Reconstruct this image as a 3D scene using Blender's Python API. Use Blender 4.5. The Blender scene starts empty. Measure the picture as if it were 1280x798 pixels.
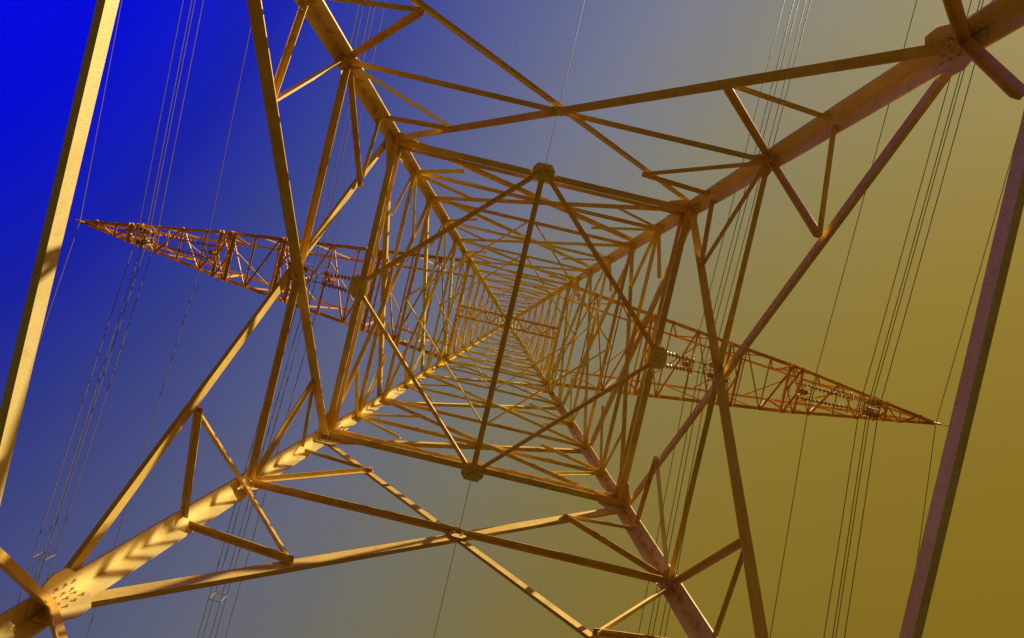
import bpy, math, random
from mathutils import Vector, Matrix
random.seed(4)
S = bpy.context.scene
F = 640.0           # focal length in 1280-px units
TH = math.radians(13.3)
CZ = 1.6
K = 0.09; WC = 5.0
def wh(h): return WC - K*h
def hpx(p): return WC/(p/F+K)
er = Vector((math.cos(TH), -math.sin(TH), 0)); eu = Vector((-math.sin(TH), -math.cos(TH), 0))

# ---------------------------------------------------------------- materials
def nt(mat):
    mat.use_nodes = True
    n = mat.node_tree; n.nodes.clear(); return n
def steel(name, c1, c2, rust, rough=0.5, rustamt=0.5, metal=.3):
    m = bpy.data.materials.new(name); t = nt(m); N = t.nodes; L = t.links
    out = N.new('ShaderNodeOutputMaterial'); b = N.new('ShaderNodeBsdfPrincipled')
    L.new(b.outputs[0], out.inputs[0])
    tc = N.new('ShaderNodeTexCoord')
    n1 = N.new('ShaderNodeTexNoise'); n1.inputs['Scale'].default_value = 1.7; n1.inputs['Detail'].default_value = 8; n1.inputs['Roughness'].default_value = .65
    n2 = N.new('ShaderNodeTexNoise'); n2.inputs['Scale'].default_value = 9; n2.inputs['Detail'].default_value = 9; n2.inputs['Roughness'].default_value = .7
    n3 = N.new('ShaderNodeTexNoise'); n3.inputs['Scale'].default_value = 60; n3.inputs['Detail'].default_value = 4
    for n in (n1, n2, n3): L.new(tc.outputs['Object'], n.inputs['Vector'])
    mx = N.new('ShaderNodeMix'); mx.data_type = 'RGBA'
    mx.inputs[6].default_value = (*c1, 1); mx.inputs[7].default_value = (*c2, 1)
    r0 = N.new('ShaderNodeMapRange'); r0.inputs[1].default_value = .35; r0.inputs[2].default_value = .65
    L.new(n1.outputs[0], r0.inputs[0]); L.new(r0.outputs[0], mx.inputs[0])
    r1 = N.new('ShaderNodeMapRange'); r1.inputs[1].default_value = .54; r1.inputs[2].default_value = .74; r1.inputs[4].default_value = rustamt
    L.new(n2.outputs[0], r1.inputs[0])
    m2 = N.new('ShaderNodeMix'); m2.data_type = 'RGBA'; m2.inputs[7].default_value = (*rust, 1)
    L.new(mx.outputs[2], m2.inputs[6]); L.new(r1.outputs[0], m2.inputs[0])
    L.new(m2.outputs[2], b.inputs['Base Color'])
    r2 = N.new('ShaderNodeMapRange'); r2.inputs[3].default_value = rough-.1; r2.inputs[4].default_value = rough+.2
    L.new(n2.outputs[0], r2.inputs[0]); L.new(r2.outputs[0], b.inputs['Roughness'])
    bp = N.new('ShaderNodeBump'); bp.inputs['Strength'].default_value = .3; bp.inputs['Distance'].default_value = .01
    L.new(n3.outputs[0], bp.inputs['Height']); L.new(bp.outputs[0], b.inputs['Normal'])
    b.inputs['Metallic'].default_value = metal
    b.inputs['Specular IOR Level'].default_value = .35
    return m
M_leg = steel('painted_leg_steel', (.97,.73,.28), (.86,.60,.18), (.42,.21,.05), .42, .5, .15)
M_br = steel('painted_bracing_steel', (.94,.62,.14), (.80,.47,.09), (.38,.16,.03), .42, .6, .15)
M_up = steel('glow_tinted_upper_steel', (1.0,.80,.15), (.95,.66,.09), (.65,.32,.04), .42, .35, .1)  # brighter yellow puts the golden glow of the tower core into the colour
M_arm = steel('weathered_crossarm_steel', (.96,.55,.08), (.82,.40,.05), (.42,.17,.03), .5, .5, .1)
M_bolt = steel('bolt_steel', (.66,.46,.17), (.52,.34,.12), (.25,.12,.04), .4, .5, .2)
M_wire = steel('aluminium_conductor', (.40,.29,.17), (.32,.23,.13), (.2,.15,.1), .5, .2, .1)
M_ins = steel('glazed_insulator', (.80,.38,.08), (.62,.27,.06), (.4,.16,.04), .25, .2, .0)
M_con = steel('footing_concrete', (.36,.34,.3), (.3,.28,.24), (.2,.18,.15), .85, .5, 0)

# ---------------------------------------------------------------- mesh builder
class MB:
    def __init__(s): s.v = []; s.f = []
    def add(s, vs, fs):
        o = len(s.v); s.v += [tuple(v) for v in vs]; s.f += [tuple(i+o for i in f) for f in fs]
    def prism(s, sec0, sec1):
        n = len(sec0)
        fs = [(i, (i+1) % n, n+(i+1) % n, n+i) for i in range(n)] + [tuple(range(n))[::-1], tuple(range(n, 2*n))]
        s.add(list(sec0)+list(sec1), fs)
    def obj(s, name, mat, parent=None):
        me = bpy.data.meshes.new(name); me.from_pydata(s.v, [], s.f); me.materials.append(mat)
        import bmesh
        bm = bmesh.new(); bm.from_mesh(me); bmesh.ops.recalc_face_normals(bm, faces=bm.faces); bm.to_mesh(me); bm.free()
        o = bpy.data.objects.new(name, me); S.collection.objects.link(o)
        if parent: o.parent = parent
        return o
cnt = [0]
def angle(mb, P, Q, n, b, t=None, flip=False, off=0.0, outw=False, ext=0.0, b2=None, low=False):
    """L-section from P to Q; first flange lies in the plane with normal n, second one stands up along -n (or n)."""
    P = Vector(P); Q = Vector(Q); d = (Q-P).normalized(); P = P-d*ext; Q = Q+d*ext
    n = Vector(n); n = (n - d*n.dot(d)).normalized(); u = d.cross(n).normalized()
    if low: flip = u.z < 0
    if flip: u = -u
    t = t or max(.012, b*.11); b2 = b2 or b
    cnt[0] += 1; j = (cnt[0] % 17)*.0011
    m = n if outw else -n
    o = m*(off+j) - u*(b*.5)
    sec = [(0,0),(b,0),(b,t),(t,t),(t,b2),(0,b2)]
    mb.prism([P+o+u*x+m*y for x,y in sec], [Q+o+u*x+m*y for x,y in sec])
def plate(mb, C, n, ax, poly, th=.022, off=0):
    n = Vector(n).normalized(); ax = Vector(ax); ax = (ax-n*ax.dot(n)).normalized(); bx = n.cross(ax)
    cnt[0] += 1; off = off + (cnt[0] % 13)*.0009
    base = Vector(C)+n*off
    mb.prism([base+ax*x+bx*y for x,y in poly], [base+n*th+ax*x+bx*y for x,y in poly])
def bolt(mb, C, n, r=.022, l=.03):
    n = Vector(n).normalized(); a = n.orthogonal().normalized(); c = n.cross(a)
    pts = [a*math.cos(i*math.pi/3)*r+c*math.sin(i*math.pi/3)*r for i in range(6)]
    mb.prism([Vector(C)+p for p in pts], [Vector(C)+p+n*l for p in pts])
def tube(mb, pts, r, k=6):
    ring = []
    for i, p in enumerate(pts):
        d = (Vector(pts[min(i+1, len(pts)-1)])-Vector(pts[max(i-1, 0)])).normalized()
        a = d.cross(Vector((0,0,1))) if abs(d.z) < .95 else d.cross(Vector((1,0,0)))
        a.normalize(); c = d.cross(a)
        ring.append([Vector(p)+a*math.cos(2*math.pi*j/k)*r+c*math.sin(2*math.pi*j/k)*r for j in range(k)])
    vs = [v for q in ring for v in q]; fs = []
    for i in range(len(pts)-1):
        for j in range(k):
            fs.append((i*k+j, i*k+(j+1) % k, (i+1)*k+(j+1) % k, (i+1)*k+j))
    mb.add(vs, fs)

faces = [(Vector((-1,0,0)), Vector((0,1,0))), (Vector((1,0,0)), Vector((0,1,0))),
         (Vector((0,-1,0)), Vector((1,0,0))), (Vector((0,1,0)), Vector((1,0,0)))]
def fp(f, a, h, inset=0.0):
    n, t = f; w = wh(h)-inset
    return n*w + t*(a*w) + Vector((0,0,h+CZ))
def fn(f):   # outward normal incl. batter
    return (f[0] + Vector((0,0,K))).normalized()

legs = MB(); brace = MB(); ringm = MB(); gus = MB(); bolts = MB(); steps = MB(); arm = MB(); foot = MB()
bup = MB(); rup = MB(); legup = MB(); base = MB()

hm1, h0, h2, h1x, h3, h1 = hpx(573), hpx(478), 7.97, 0, 11.62, hpx(193.6)
w0, w1 = wh(h0), wh(h1)
sx = w0/(w0+w1); hX = h0+(h1-h0)*sx
levels = [h1]+[hpx(p) for p in (160,132,108,88,75,65)]
HA = levels[-1]
upper = [HA, 28.3, 30.6, 33.2, 36, 39, 42, 45, 48, 51]

# ---------------------------------------------------------------- legs
def legb(h): return .28 if h < 12.9 else (.25 if h < 22 else (.20 if h < 31 else .14))
cuts = [-1.6-.35, h1+.35, 22.2, 30.8, 51.2]
for sxn in (-1,1):
    for syn in (-1,1):
        for a, b_ in zip(cuts[:-1], cuts[1:]):
            b = legb(a); t = b*.1
            def C(h): return Vector((sxn*wh(h), syn*wh(h), h+CZ))
            u = Vector((-sxn,0,0)); v = Vector((0,-syn,0))
            sec = [(0,0),(b,0),(b,t),(t,t),(t,b),(0,b)]
            (legup if a > 20 else legs).prism([C(a)+u*x+v*y for x,y in sec], [C(b_)+u*x+v*y for x,y in sec])
        # splice cover angles just above the joints
        for hs, b in ((h1+.35,.26),(22.2,.21),(30.8,.16), (4.2,.26)):
            t = legb(hs-.5)*.1+.001
            def C2(h, e): return Vector((sxn*(wh(h)-e), syn*(wh(h)-e), h+CZ))
            q = .026
            sec = [(0,0),(b,0),(b,q),(q,q),(q,b),(0,b)]
            legs.prism([C2(hs-.55,t)+u*x+v*y for x,y in sec], [C2(hs+.55,t)+u*x+v*y for x,y in sec])
            for k in range(7):
                hh = hs-.48+k*.16
                for x in (.3,.75):
                    p = C2(hh, t+q)
                    bolts_r = .021
                    bolt(bolts, p+u*(b*x), v, bolts_r, .03); bolt(bolts, p+v*(b*x), u, bolts_r, .03)
        # concrete footing
        cb = Vector((sxn*(wh(-1.6)-.12), syn*(wh(-1.6)-.12), 0))
        for (r0_, r1_, z0, z1) in ((.75,.7,-.3,.18),(.45,.38,.18,.5)):
            q0 = [cb+Vector((x*r0_,y*r0_,z0)) for x,y in ((-1,-1),(1,-1),(1,1),(-1,1))]
            q1 = [cb+Vector((x*r1_,y*r1_,z1)) for x,y in ((-1,-1),(1,-1),(1,1),(-1,1))]
            foot.prism(q0, q1)
# climbing step bolts on two opposite legs
for sxn, syn in ((-1,-1),(1,1)):
    h = 1.6; k = 0
    while h < 50:
        p = Vector((sxn*(wh(h)-.06), syn*(wh(h)-.06), h+CZ)); k += 1
        d = Vector((sxn,0,0)) if k % 2 else Vector((0,syn,0))
        tube(steps, [p-d*.10, p+d*.24], .013, 6); tube(steps, [p+d*.23, p+d*.25], .024, 6)
        h += .36

# ---------------------------------------------------------------- lower X-braced panel
def leg_gusset(f, side, h, w=.62, hh=.8, nb=6, br=.019):
    n = -fn(f); C = fp(f, side, h, 0) ; t = f[1]*(-side)
    ax = (t - n*t.dot(n)).normalized()
    x0 = .06
    poly = [(x0,-hh/2),(x0+w*.55,-hh/2),(x0+w,-hh*.15),(x0+w,hh*.15),(x0+w*.55,hh/2),(x0,hh/2)]
    plate(gus, C, n, ax, poly, .018, .034)
    bx = n.cross(ax)
    for i in range(nb):
        y = -hh*.4+hh*.8*i/(nb-1)
        for x in (x0+.06, x0+.16):
            bolt(bolts, C+n*.058+ax*x+bx*y, n, br, .02)
    if w > .4:
        for x, y in ((w*.6,.1),(w*.75,0),(w*.6,-.1),(w*.5,.22),(w*.5,-.22)):
            bolt(bolts, C+n*.058+ax*(x+x0)+bx*y*hh/.8, n, br, .02)
def lerp(a, b, s): return a+(b-a)*s
# (face, side) -> first flange, second flange, second flange outward?
DG = {(0,-1):(.14,.21,False),(0,1):(.15,.07,True),
      (1,-1):(.12,.08,True),(1,1):(.15,.19,False),
      (2,-1):(.10,.06,True),(2,1):(.14,.16,False),
      (3,-1):(.19,.08,True),(3,1):(.12,.06,True)}
for fi, f in enumerate(faces):
    n = fn(f)
    for side in (-1, 1):
        A = fp(f, side, h0); B = fp(f, -side, h1)
        dd = (B-A).normalized()
        b1, b2, ow = DG[(fi,side)]
        angle(brace, A+dd*.2, B-dd*.25, n, b1, .017, off=(-.035 if (fi,side) == (3,-1) else 0) if ow else .035, outw=ow, b2=b2, low=True)
        q = lerp(A, B, .2535)
        U = fp(f, side, h1); V = fp(f, -side, h0); q3 = lerp(U, V, .2)
        n1 = fp(f, side, hX); n2 = fp(f, side, h2); n3 = fp(f, side, h3)
        X = fp(f, 0, hX)
        for i, (a, b_, s) in enumerate(((n2,q,.085),(n1,q,.09),(n1,q3,.09),(n3,q3,.08),(n1,X,.105))):
            d = (b_-a).normalized()
            angle(brace, a+d*.16, b_+d*.03, n, s, .01, flip=(i % 2 == 0) ^ (side > 0), off=.036, outw=False)
            for e in (.22, .32):
                bolt(bolts, a+d*e - n*.05, -n, .018, .03)
        leg_gusset(f, side, h0, .38, .56, 5, .017)
        leg_gusset(f, side, h1, .60, .85, 7, .021)
        leg_gusset(f, side, hX, .30, .4, 4)
    # crossing plate
    plate(gus, fp(f,0,hX), -n, f[1], [(-.16,-.08),(-.08,-.16),(.08,-.16),(.16,-.08),(.16,.08),(.08,.16),(-.08,.16),(-.16,.08)], .015, .06)
    for x,y in ((-.08,-.05),(.08,-.05),(-.08,.05),(.08,.05)):
        bolt(bolts, fp(f,0,hX)-n*.085+f[1]*x+Vector((0,0,y)), -n, .018)
    # lower horizontal frame and knee braces from the leg nodes
    a = fp(f,-1,hm1); b_ = fp(f,1,hm1)
    angle(base, a, b_, f[0], .15, .016, flip=(fi in (1,2)), off=0, outw=True, b2=.085)
    for side in (-1, 1):
        a = fp(f, side, h0); b_ = fp(f, side*.74, hm1)
        angle(brace, a, b_, n, .11, .013, flip=side > 0, off=.07)
    # ---- main ring at h1 (bottom member plus lighter one just above)
    angle(ringm, fp(f,-1,h1), fp(f,1,h1), n, .14, .016, low=True, off=.045, b2=.16)
    angle(ringm, fp(f,-.98,h1+.42), fp(f,.98,h1+.42), n, .10, .013, low=True, off=.045)
    # mid gusset
    plate(gus, fp(f,0,h1)-n*.06+Vector((0,0,-.10)), Vector((0,0,-1)), f[1], [(-.28,-.08),(-.17,-.22),(.17,-.22),(.28,-.08),(.28,.08),(.17,.22),(-.17,.22),(-.28,.08)], .016, 0)
    for x in (-.22,-.12,.12,.22):
        for y in (-.06,.06): bolt(bolts, fp(f,0,h1)-n*.06+Vector((0,0,-.122))+f[1]*x+f[0]*y, Vector((0,0,-1)), .02, .03)

# ---- diaphragm at the main ring: diamond plus one tie
zd = Vector((0,0,-.06))
mids = [fp(f,0,h1)*1.0 for f in faces]
for i, j in ((0,2),(2,1),(1,3),(3,0)):
    angle(ringm, mids[i]+zd, mids[j]+zd, Vector((0,0,1)), .105, .012, flip=i % 2 == 0, off=0)
angle(ringm, mids[2]+zd*1.2, mids[3]+zd*1.2, Vector((0,0,1)), .14, .015, off=.03)

# ---------------------------------------------------------------- body above the ring
def xpanel(ha, hb, bs, mid=None):
    for f in faces:
        n = fn(f)
        for side in (-1,1):
            A = fp(f, side, ha); B = fp(f, -side, hb); d = (B-A).normalized()
            angle(brace if ha < 15 else bup, A+d*.1, B-d*.1, n, bs, None, low=True, off=.03 if side > 0 else 0, outw=side < 0)
        for h in ([mid] if mid else [])+[hb]:
            angle(ringm if ha < 15 else rup, fp(f,-1,h), fp(f,1,h), n, bs*.95, None, low=True, off=.035)
def smallgus(h, w):
    for f in faces:
        for side in (-1,1):
            n = -fn(f); C = fp(f, side, h); t = f[1]*(-side)
            plate(gus, C, n, t, [(.04,-.25),(w,-.1),(w,.1),(.04,.25)], .015, .03)
for i, (bs) in zip((0,2,4), (.12,.11,.10)):
    xpanel(levels[i], levels[i+2], bs, levels[i+1])
    # redundant members to the sub-level
    for f in faces:
        n = fn(f); ha, hm, hb = levels[i], levels[i+1], levels[i+2]
        for side in (-1,1):
            A = fp(f, side, ha); B = fp(f, -side, hb)
            q = lerp(A, B, .24)
            angle(bup, fp(f, side, hm), q, n, bs*.65, None, off=.05)
            U = fp(f, side, hb); V = fp(f, -side, ha)
            angle(bup, fp(f, side, hm), lerp(U, V, .22), n, bs*.65, None, off=.05)
for h in levels[1:]: smallgus(h, .36)
for a, b_ in zip(upper[:-1], upper[1:]):
    xpanel(a, b_, .09 if a < 31 else .07)
    smallgus(b_, .22)
# diaphragms: cross bars in plan at upper levels
for h, b in ((levels[2],.08),(levels[4],.08),(HA,.11),(upper[2],.1),(upper[5],.07)):
    w = wh(h); z = h+CZ-.05
    c = [Vector((-w,-w,z)),Vector((w,-w,z)),Vector((w,w,z)),Vector((-w,w,z))]
    if h in (HA, upper[2]):
        angle(rup, c[0], c[2], Vector((0,0,1)), b*.8); angle(rup, c[1], c[3], Vector((0,0,1)), b*.8, off=.02)
    m = [(c[k]+c[(k+1) % 4])/2 for k in range(4)]
    if h != HA:
        for k in range(4): angle(rup, m[k], m[(k+1) % 4], Vector((0,0,1)), b*.7, off=.03)
# lattice maintenance beam through the tower at the crossarm level
w = wh(HA); z = HA+CZ-.12
for y in (-.26,.26):
    angle(ringm, (-w,y,z), (w,y,z), Vector((0,0,1)), .11, .014, flip=y > 0)
k = 12
for i in range(k):
    x0 = -w+2*w*i/k; x1 = -w+2*w*(i+1)/k; s = 1 if i % 2 else -1
    angle(ringm, (x0,-.26*s,z), (x1,.26*s,z), Vector((0,0,1)), .06, .01, off=.03)

# ---------------------------------------------------------------- crossarm
XT = 547/F*HA
def armw(x):   # half width of lower plane
    pts = [(w,w),(360/F*HA, 31/F*HA),(XT,.10)]
    for (xa,ya),(xb,yb) in zip(pts[:-1], pts[1:]):
        if x <= xb: return ya+(yb-ya)*(x-xa)/(xb-xa)
    return .1
HU = upper[2]; wu = wh(HU)
def armtop(x):
    s = (x-w)/(XT-w)
    return HU+(HA+.5-HU)*s
def armwu(x):
    s = (x-w)/(XT-w); return min(armw(x)*.9, wu+( .08-wu)*s)
for sg in (-1,1):
    N_ = 16
    xs = [w+(XT-w)*(1-(1-i/N_)**1.15) for i in range(N_+1)]
    Lp = lambda x, y: Vector((sg*x, y*armw(x), HA+CZ))
    Up = lambda x, y: Vector((sg*x, y*armwu(x), armtop(x)+CZ))
    xb = 360/F*HA
    for y in (-1,1):
        angle(arm, Lp(w,y), Lp(xb,y), Vector((0,y,0)), .16, .018, flip=(sg*y > 0))
        angle(arm, Lp(xb,y), Lp(XT,y), Vector((0,y,0)), .14, .016, flip=(sg*y > 0))
        angle(arm, Up(w,y), Up(XT,y), Vector((0,y,0)), .12, .015, flip=(sg*y > 0))
    for i in range(N_):
        a, b_ = xs[i], xs[i+1]; s = 1 if i % 2 else -1
        # lower plane
        angle(arm, Lp(a,-1), Lp(a,1), Vector((0,0,1)), .075, .012, off=.02)
        angle(arm, Lp(a,-s), Lp(b_,s), Vector((0,0,1)), .075, .011, off=.04)
        # upper plane
        if i % 2 == 0:
            if i+2 <= N_: angle(arm, Up(a,-s), Up(xs[i+2],s), Vector((0,0,1)), .06, .01)
        # sides
        for y in (-1,1):
            if i % 2 == 0:
                angle(arm, Lp(a,y), Up(b_,y), Vector((0,y,0)), .07, .01)
            else:
                angle(arm, Up(a,y), Lp(b_,y), Vector((0,y,0)), .07, .01)
    # heavy hanger frames where the insulators are attached
    for xc in (9.5-2.1, 9.5+2.1, 17.25-2.45, 17.25+2.1):
        for dx in (-.33,.33):
            x = xc+dx
            angle(arm, Lp(x,-1)+Vector((0,0,-.06)), Lp(x,1)+Vector((0,0,-.06)), Vector((0,0,1)), .15, .016, off=.05)
        for y0 in (-1,0):
            angle(arm, Lp(xc-.28,y0)+Vector((0,0,-.1)), Lp(xc+.28,y0+1)+Vector((0,0,-.1)), Vector((0,0,1)), .07, .01, off=.07)
            angle(arm, Lp(xc-.28,y0+1)+Vector((0,0,-.1)), Lp(xc+.28,y0)+Vector((0,0,-.1)), Vector((0,0,1)), .07, .01, off=.09)
        for y in (-1,1): angle(arm, Lp(xc,y), Up(xc,y), Vector((0,y,0)), .11, .014, off=.03)
    # tip bracket
    tube(arm, [Lp(XT,0), Lp(XT+.35,0)+Vector((0,0,.05))], .06, 8)
    plate(arm, Lp(XT,0)+Vector((0,-.02,-.25)), Vector((0,1,0)), Vector((1,0,0)), [(-.35,-.12),(.35,-.12),(.35,.3),(-.35,.3)], .03)

# ---------------------------------------------------------------- insulators
ins = MB(); hw = MB()
def lathe(mb, P, Q, prof, k=12):
    P = Vector(P); Q = Vector(Q); d = (Q-P).normalized(); a = d.orthogonal().normalized(); c = d.cross(a)
    vs = []; fs = []
    for s, r in prof:
        for j in range(k): vs.append(P+d*s+a*math.cos(2*math.pi*j/k)*r+c*math.sin(2*math.pi*j/k)*r)
    for i in range(len(prof)-1):
        for j in range(k): fs.append((i*k+j, i*k+(j+1) % k, (i+1)*k+(j+1) % k, (i+1)*k+j))
    mb.add(vs, fs)
def string(P, Q):
    P = Vector(P); Q = Vector(Q); Lh = (Q-P).length; d = (Q-P).normalized()
    tube(hw, [P, P+d*.35], .025); tube(hw, [Q-d*.3, Q], .025)
    prof = []; s = .3
    while s < Lh-.3:
        prof += [(s,.03),(s+.02,.12),(s+.045,.125),(s+.06,.04)]; s += .17
    lathe(ins, P, Q, prof)
    # arcing rings at both ends
    a = d.orthogonal().normalized(); c = d.cross(a)
    for C0, rr in ((Q-d*.42,.28),(P+d*.35,.2)):
        tube(hw, [C0+a*math.cos(i*math.pi/8)*rr+c*math.sin(i*math.pi/8)*rr for i in range(17)], .02)
HC = 23.8
ZI = HA+CZ-.15
for sg in (-1,1):
    for xc, sp1, sp2 in ((9.5,2.1,2.1),(17.25,2.45,2.1)):
        for y in (-.36,.36):
            string((sg*(xc-sp1),y,ZI),(sg*xc-.15*sg,y*.6,HC+CZ+.45)); string((sg*(xc+sp2),y,ZI),(sg*xc+.15*sg,y*.6,HC+CZ+.45))
        # yoke plate
        plate(hw, (sg*xc-.0,-.25,HC+CZ+.4), (0,1,0), (1,0,0), [(-.4,-.25),(.4,-.25),(.28,.12),(-.28,.12)], .04)
        plate(hw, (sg*xc-.0,.22,HC+CZ+.4), (0,1,0), (1,0,0), [(-.4,-.25),(.4,-.25),(.28,.12),(-.28,.12)], .04)
        tube(hw, [(sg*xc,-.25,HC+CZ+.35),(sg*xc,.25,HC+CZ+.35)], .05)
    for xc in (9.05, 15.0):
        string((sg*xc,0,ZI),(sg*xc,0,ZI-1.25))

P_ = bpy.data.objects.new('electricity_pylon', None); S.collection.objects.link(P_)
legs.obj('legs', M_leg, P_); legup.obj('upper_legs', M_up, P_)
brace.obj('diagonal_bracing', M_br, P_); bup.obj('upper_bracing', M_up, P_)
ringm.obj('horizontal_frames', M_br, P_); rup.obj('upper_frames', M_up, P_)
base.obj('base_frame', M_leg, P_)
gus.obj('gusset_plates', M_leg, P_); bolts.obj('bolts', M_bolt, P_); steps.obj('climbing_steps', M_bolt, P_)
arm.obj('crossarms', M_arm, P_); foot.obj('concrete_footings', M_con, P_)
io = ins.obj('insulator_strings', M_ins, P_); hw.obj('insulator_fittings', M_arm, P_)
for p in io.data.polygons: p.use_smooth = True

# ---------------------------------------------------------------- conductors
def wz(y, z0):
    sl = .115 if y > 0 else .055
    a = abs(y); Ls = 340.0
    return z0 - sl*a*(1-a/Ls)
ys = [0]
y = .5
while y < 335: ys.append(y); y *= 1.22
ysall = sorted([-q for q in ys[1:]]+ys)
def wire(mb, x, z0, r=.017): tube(mb, [(x, y, wz(y, z0)) for y in ysall], r, 6)
for sg in (-1,1):
    for xc in (9.5, 17.25):
        mb = MB(); g = .26
        for dx in (-g,g):
            for dz in (-g,g): wire(mb, sg*xc+dx, HC+CZ+dz, .0195)
        for yy in (-75,-32,-.0,14.5,55,110):
            z = wz(yy, HC+CZ); c = [(sg*xc+a*g, yy, z+b*g) for a,b in ((-1,-1),(1,-1),(1,1),(-1,1))]
            for i in range(4): tube(mb, [c[i], c[(i+1) % 4]], .02)
        mb.obj('power_line', M_wire)
    for x, z0, r in ((9.05, ZI-1.25, .018), (15.0, ZI-1.25, .019), (XT+.15, HA+CZ+.05, .018)):
        mb = MB(); wire(mb, sg*x, z0, r); mb.obj('power_line', M_wire)
mb = MB(); wire(mb, 0.03, 51.2+CZ, .035); mb.obj('earth_wire', M_wire)

# ---------------------------------------------------------------- ground
me = bpy.data.meshes.new('ground'); R = 6000
gv = []; gf = []
gs = [-R,-1500,-400,-120]+list(range(-60,61,4))+[120,400,1500,R]
for yv in gs:
    for xv in gs:
        zz = -.02 + (random.uniform(-.06,.04) if max(abs(xv),abs(yv)) < 70 else 0)
        gv.append((xv,yv,zz))
n_ = len(gs)
for i in range(n_-1):
    for j in range(n_-1): gf.append((i*n_+j,i*n_+j+1,(i+1)*n_+j+1,(i+1)*n_+j))
me.from_pydata(gv,[],gf)
g = bpy.data.objects.new('ground', me); S.collection.objects.link(g)
for p in me.polygons: p.use_smooth = True
mg = bpy.data.materials.new('grass_ground'); t = nt(mg); N = t.nodes; L = t.links
out = N.new('ShaderNodeOutputMaterial'); b = N.new('ShaderNodeBsdfPrincipled'); L.new(b.outputs[0], out.inputs[0])
tc = N.new('ShaderNodeTexCoord'); no = N.new('ShaderNodeTexNoise'); no.inputs['Scale'].default_value = .6; no.inputs['Detail'].default_value = 12
L.new(tc.outputs['Object'], no.inputs[0]); cr = N.new('ShaderNodeValToRGB')
cr.color_ramp.elements[0].position = .35; cr.color_ramp.elements[0].color = (.03,.034,.009,1)
cr.color_ramp.elements[1].position = .68; cr.color_ramp.elements[1].color = (.07,.048,.016,1)
L.new(no.outputs[0], cr.inputs[0]); L.new(cr.outputs[0], b.inputs['Base Color']); b.inputs['Roughness'].default_value = .95
b.inputs['Specular IOR Level'].default_value = .1
me.materials.append(mg)

# ---------------------------------------------------------------- sun + sky
ELEV = math.radians(34)
sd = (er*.86+eu*.50).normalized()
sv = Vector((sd.x*math.cos(ELEV), sd.y*math.cos(ELEV), math.sin(ELEV)))
sl = bpy.data.lights.new('sun','SUN'); sl.energy = 5.0; sl.angle = math.radians(.5); sl.color = (1,.92,.68)
so = bpy.data.objects.new('sun', sl); S.collection.objects.link(so)
so.rotation_euler = sv.to_track_quat('Z','Y').to_euler(); so.location = sv*100

wd = bpy.data.worlds.new('World'); S.world = wd; wd.use_nodes = True
t = wd.node_tree; N = t.nodes; L = t.links; N.clear()
out = N.new('ShaderNodeOutputWorld'); bg = N.new('ShaderNodeBackground'); L.new(bg.outputs[0], out.inputs[0])
bg.inputs[1].default_value = .1
sky = N.new('ShaderNodeTexSky'); sky.sky_type = 'NISHITA'; sky.sun_disc = False
sky.sun_elevation = ELEV; sky.sun_rotation = math.atan2(sv.x, sv.y)
sky.dust_density = 2.5
tc = N.new('ShaderNodeTexCoord')
dp = N.new('ShaderNodeVectorMath'); dp.operation = 'DOT_PRODUCT'
ax = (er*.80-eu*.60); dp.inputs[1].default_value = ax
L.new(tc.outputs['Generated'], dp.inputs[0])
mr = N.new('ShaderNodeMapRange'); mr.inputs[1].default_value = -1; mr.inputs[2].default_value = 1
L.new(dp.outputs['Value'], mr.inputs[0])
rp = N.new('ShaderNodeValToRGB'); rp.color_ramp.interpolation = 'LINEAR'
def lin(c): return tuple(((v/255+.055)/1.055)**2.4 if v > 10 else v/255/12.92 for v in c)
st = [(-.82,(0,0,240)),(-.70,(2,6,212)),(-.58,(24,32,166)),(-.45,(56,66,142)),(-.30,(84,90,138)),(-.10,(110,113,130)),(.10,(126,121,102)),(.3,(134,119,66)),(.5,(138,115,38)),(.78,(130,104,14))]
el = rp.color_ramp.elements
el[0].position = st[0][0]*.5+.5; el[0].color = (*lin(st[0][1]),1)
el[1].position = st[-1][0]*.5+.5; el[1].color = (*lin(st[-1][1]),1)
for s, c in st[1:-1]:
    e = el.new(s*.5+.5); e.color = (*lin(c),1)
L.new(mr.outputs[0], rp.inputs[0])
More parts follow.
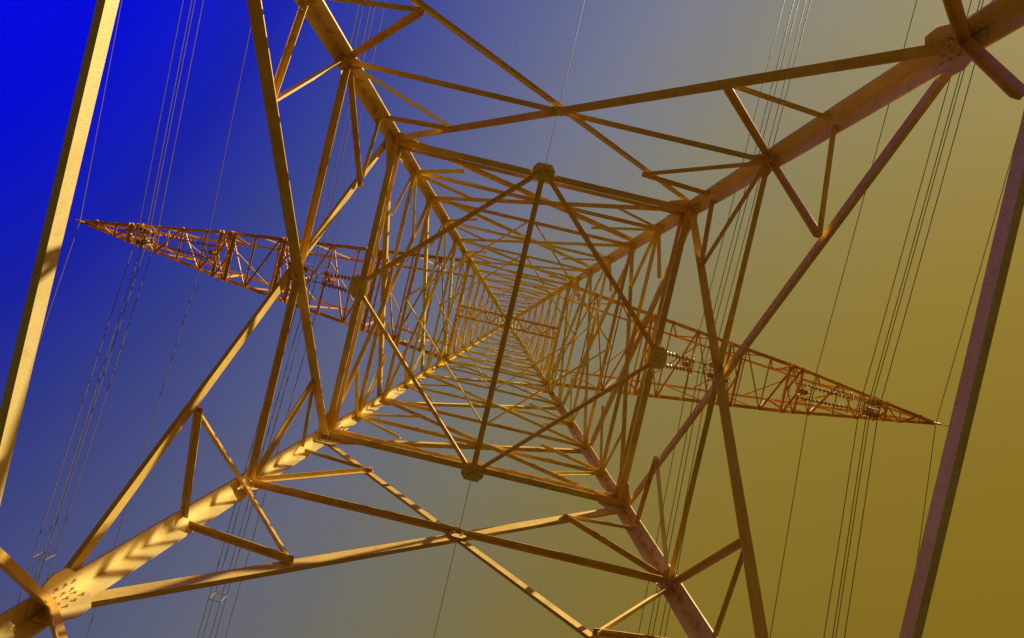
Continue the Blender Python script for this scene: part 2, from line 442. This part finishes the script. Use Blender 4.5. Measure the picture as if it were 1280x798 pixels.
# warm band added to the unseen low sky all round, to warm the steel
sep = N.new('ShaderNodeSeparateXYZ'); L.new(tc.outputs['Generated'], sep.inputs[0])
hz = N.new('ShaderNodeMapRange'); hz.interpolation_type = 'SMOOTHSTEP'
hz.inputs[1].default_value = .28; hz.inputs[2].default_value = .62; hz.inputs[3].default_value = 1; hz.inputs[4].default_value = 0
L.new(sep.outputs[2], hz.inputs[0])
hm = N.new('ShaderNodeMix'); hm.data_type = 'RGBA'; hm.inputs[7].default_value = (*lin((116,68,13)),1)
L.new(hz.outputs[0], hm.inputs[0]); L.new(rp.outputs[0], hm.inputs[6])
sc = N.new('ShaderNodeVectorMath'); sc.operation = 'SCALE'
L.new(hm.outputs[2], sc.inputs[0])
# sky and added band get brighter toward the sun's side of the sky
d2 = N.new('ShaderNodeVectorMath'); d2.operation = 'DOT_PRODUCT'; d2.inputs[1].default_value = (er*.55+eu*.83)
L.new(tc.outputs['Generated'], d2.inputs[0])
m2 = N.new('ShaderNodeMapRange'); m2.inputs[1].default_value = -.7; m2.inputs[2].default_value = .7
m2.inputs[3].default_value = 7.6; m2.inputs[4].default_value = 12.4
L.new(d2.outputs['Value'], m2.inputs[0]); L.new(m2.outputs[0], sc.inputs['Scale'])
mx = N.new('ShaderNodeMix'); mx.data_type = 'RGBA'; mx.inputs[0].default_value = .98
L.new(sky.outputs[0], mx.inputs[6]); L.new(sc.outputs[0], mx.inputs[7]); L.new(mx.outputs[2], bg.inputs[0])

# ---------------------------------------------------------------- camera
cd = bpy.data.cameras.new('camera'); co = bpy.data.objects.new('camera', cd); S.collection.objects.link(co)
cd.sensor_width = 36; cd.lens = 36*F/1280; cd.clip_start = .05; cd.clip_end = 20000
cd.shift_x = 5/1280; cd.shift_y = 4/1280
bk = Vector((0,0,-1))
co.matrix_world = Matrix(((er.x,eu.x,bk.x,0),(er.y,eu.y,bk.y,0),(er.z,eu.z,bk.z,CZ),(0,0,0,1)))
S.camera = co
S.view_settings.view_transform = 'Standard'; S.view_settings.look = 'None'; S.view_settings.exposure = 0
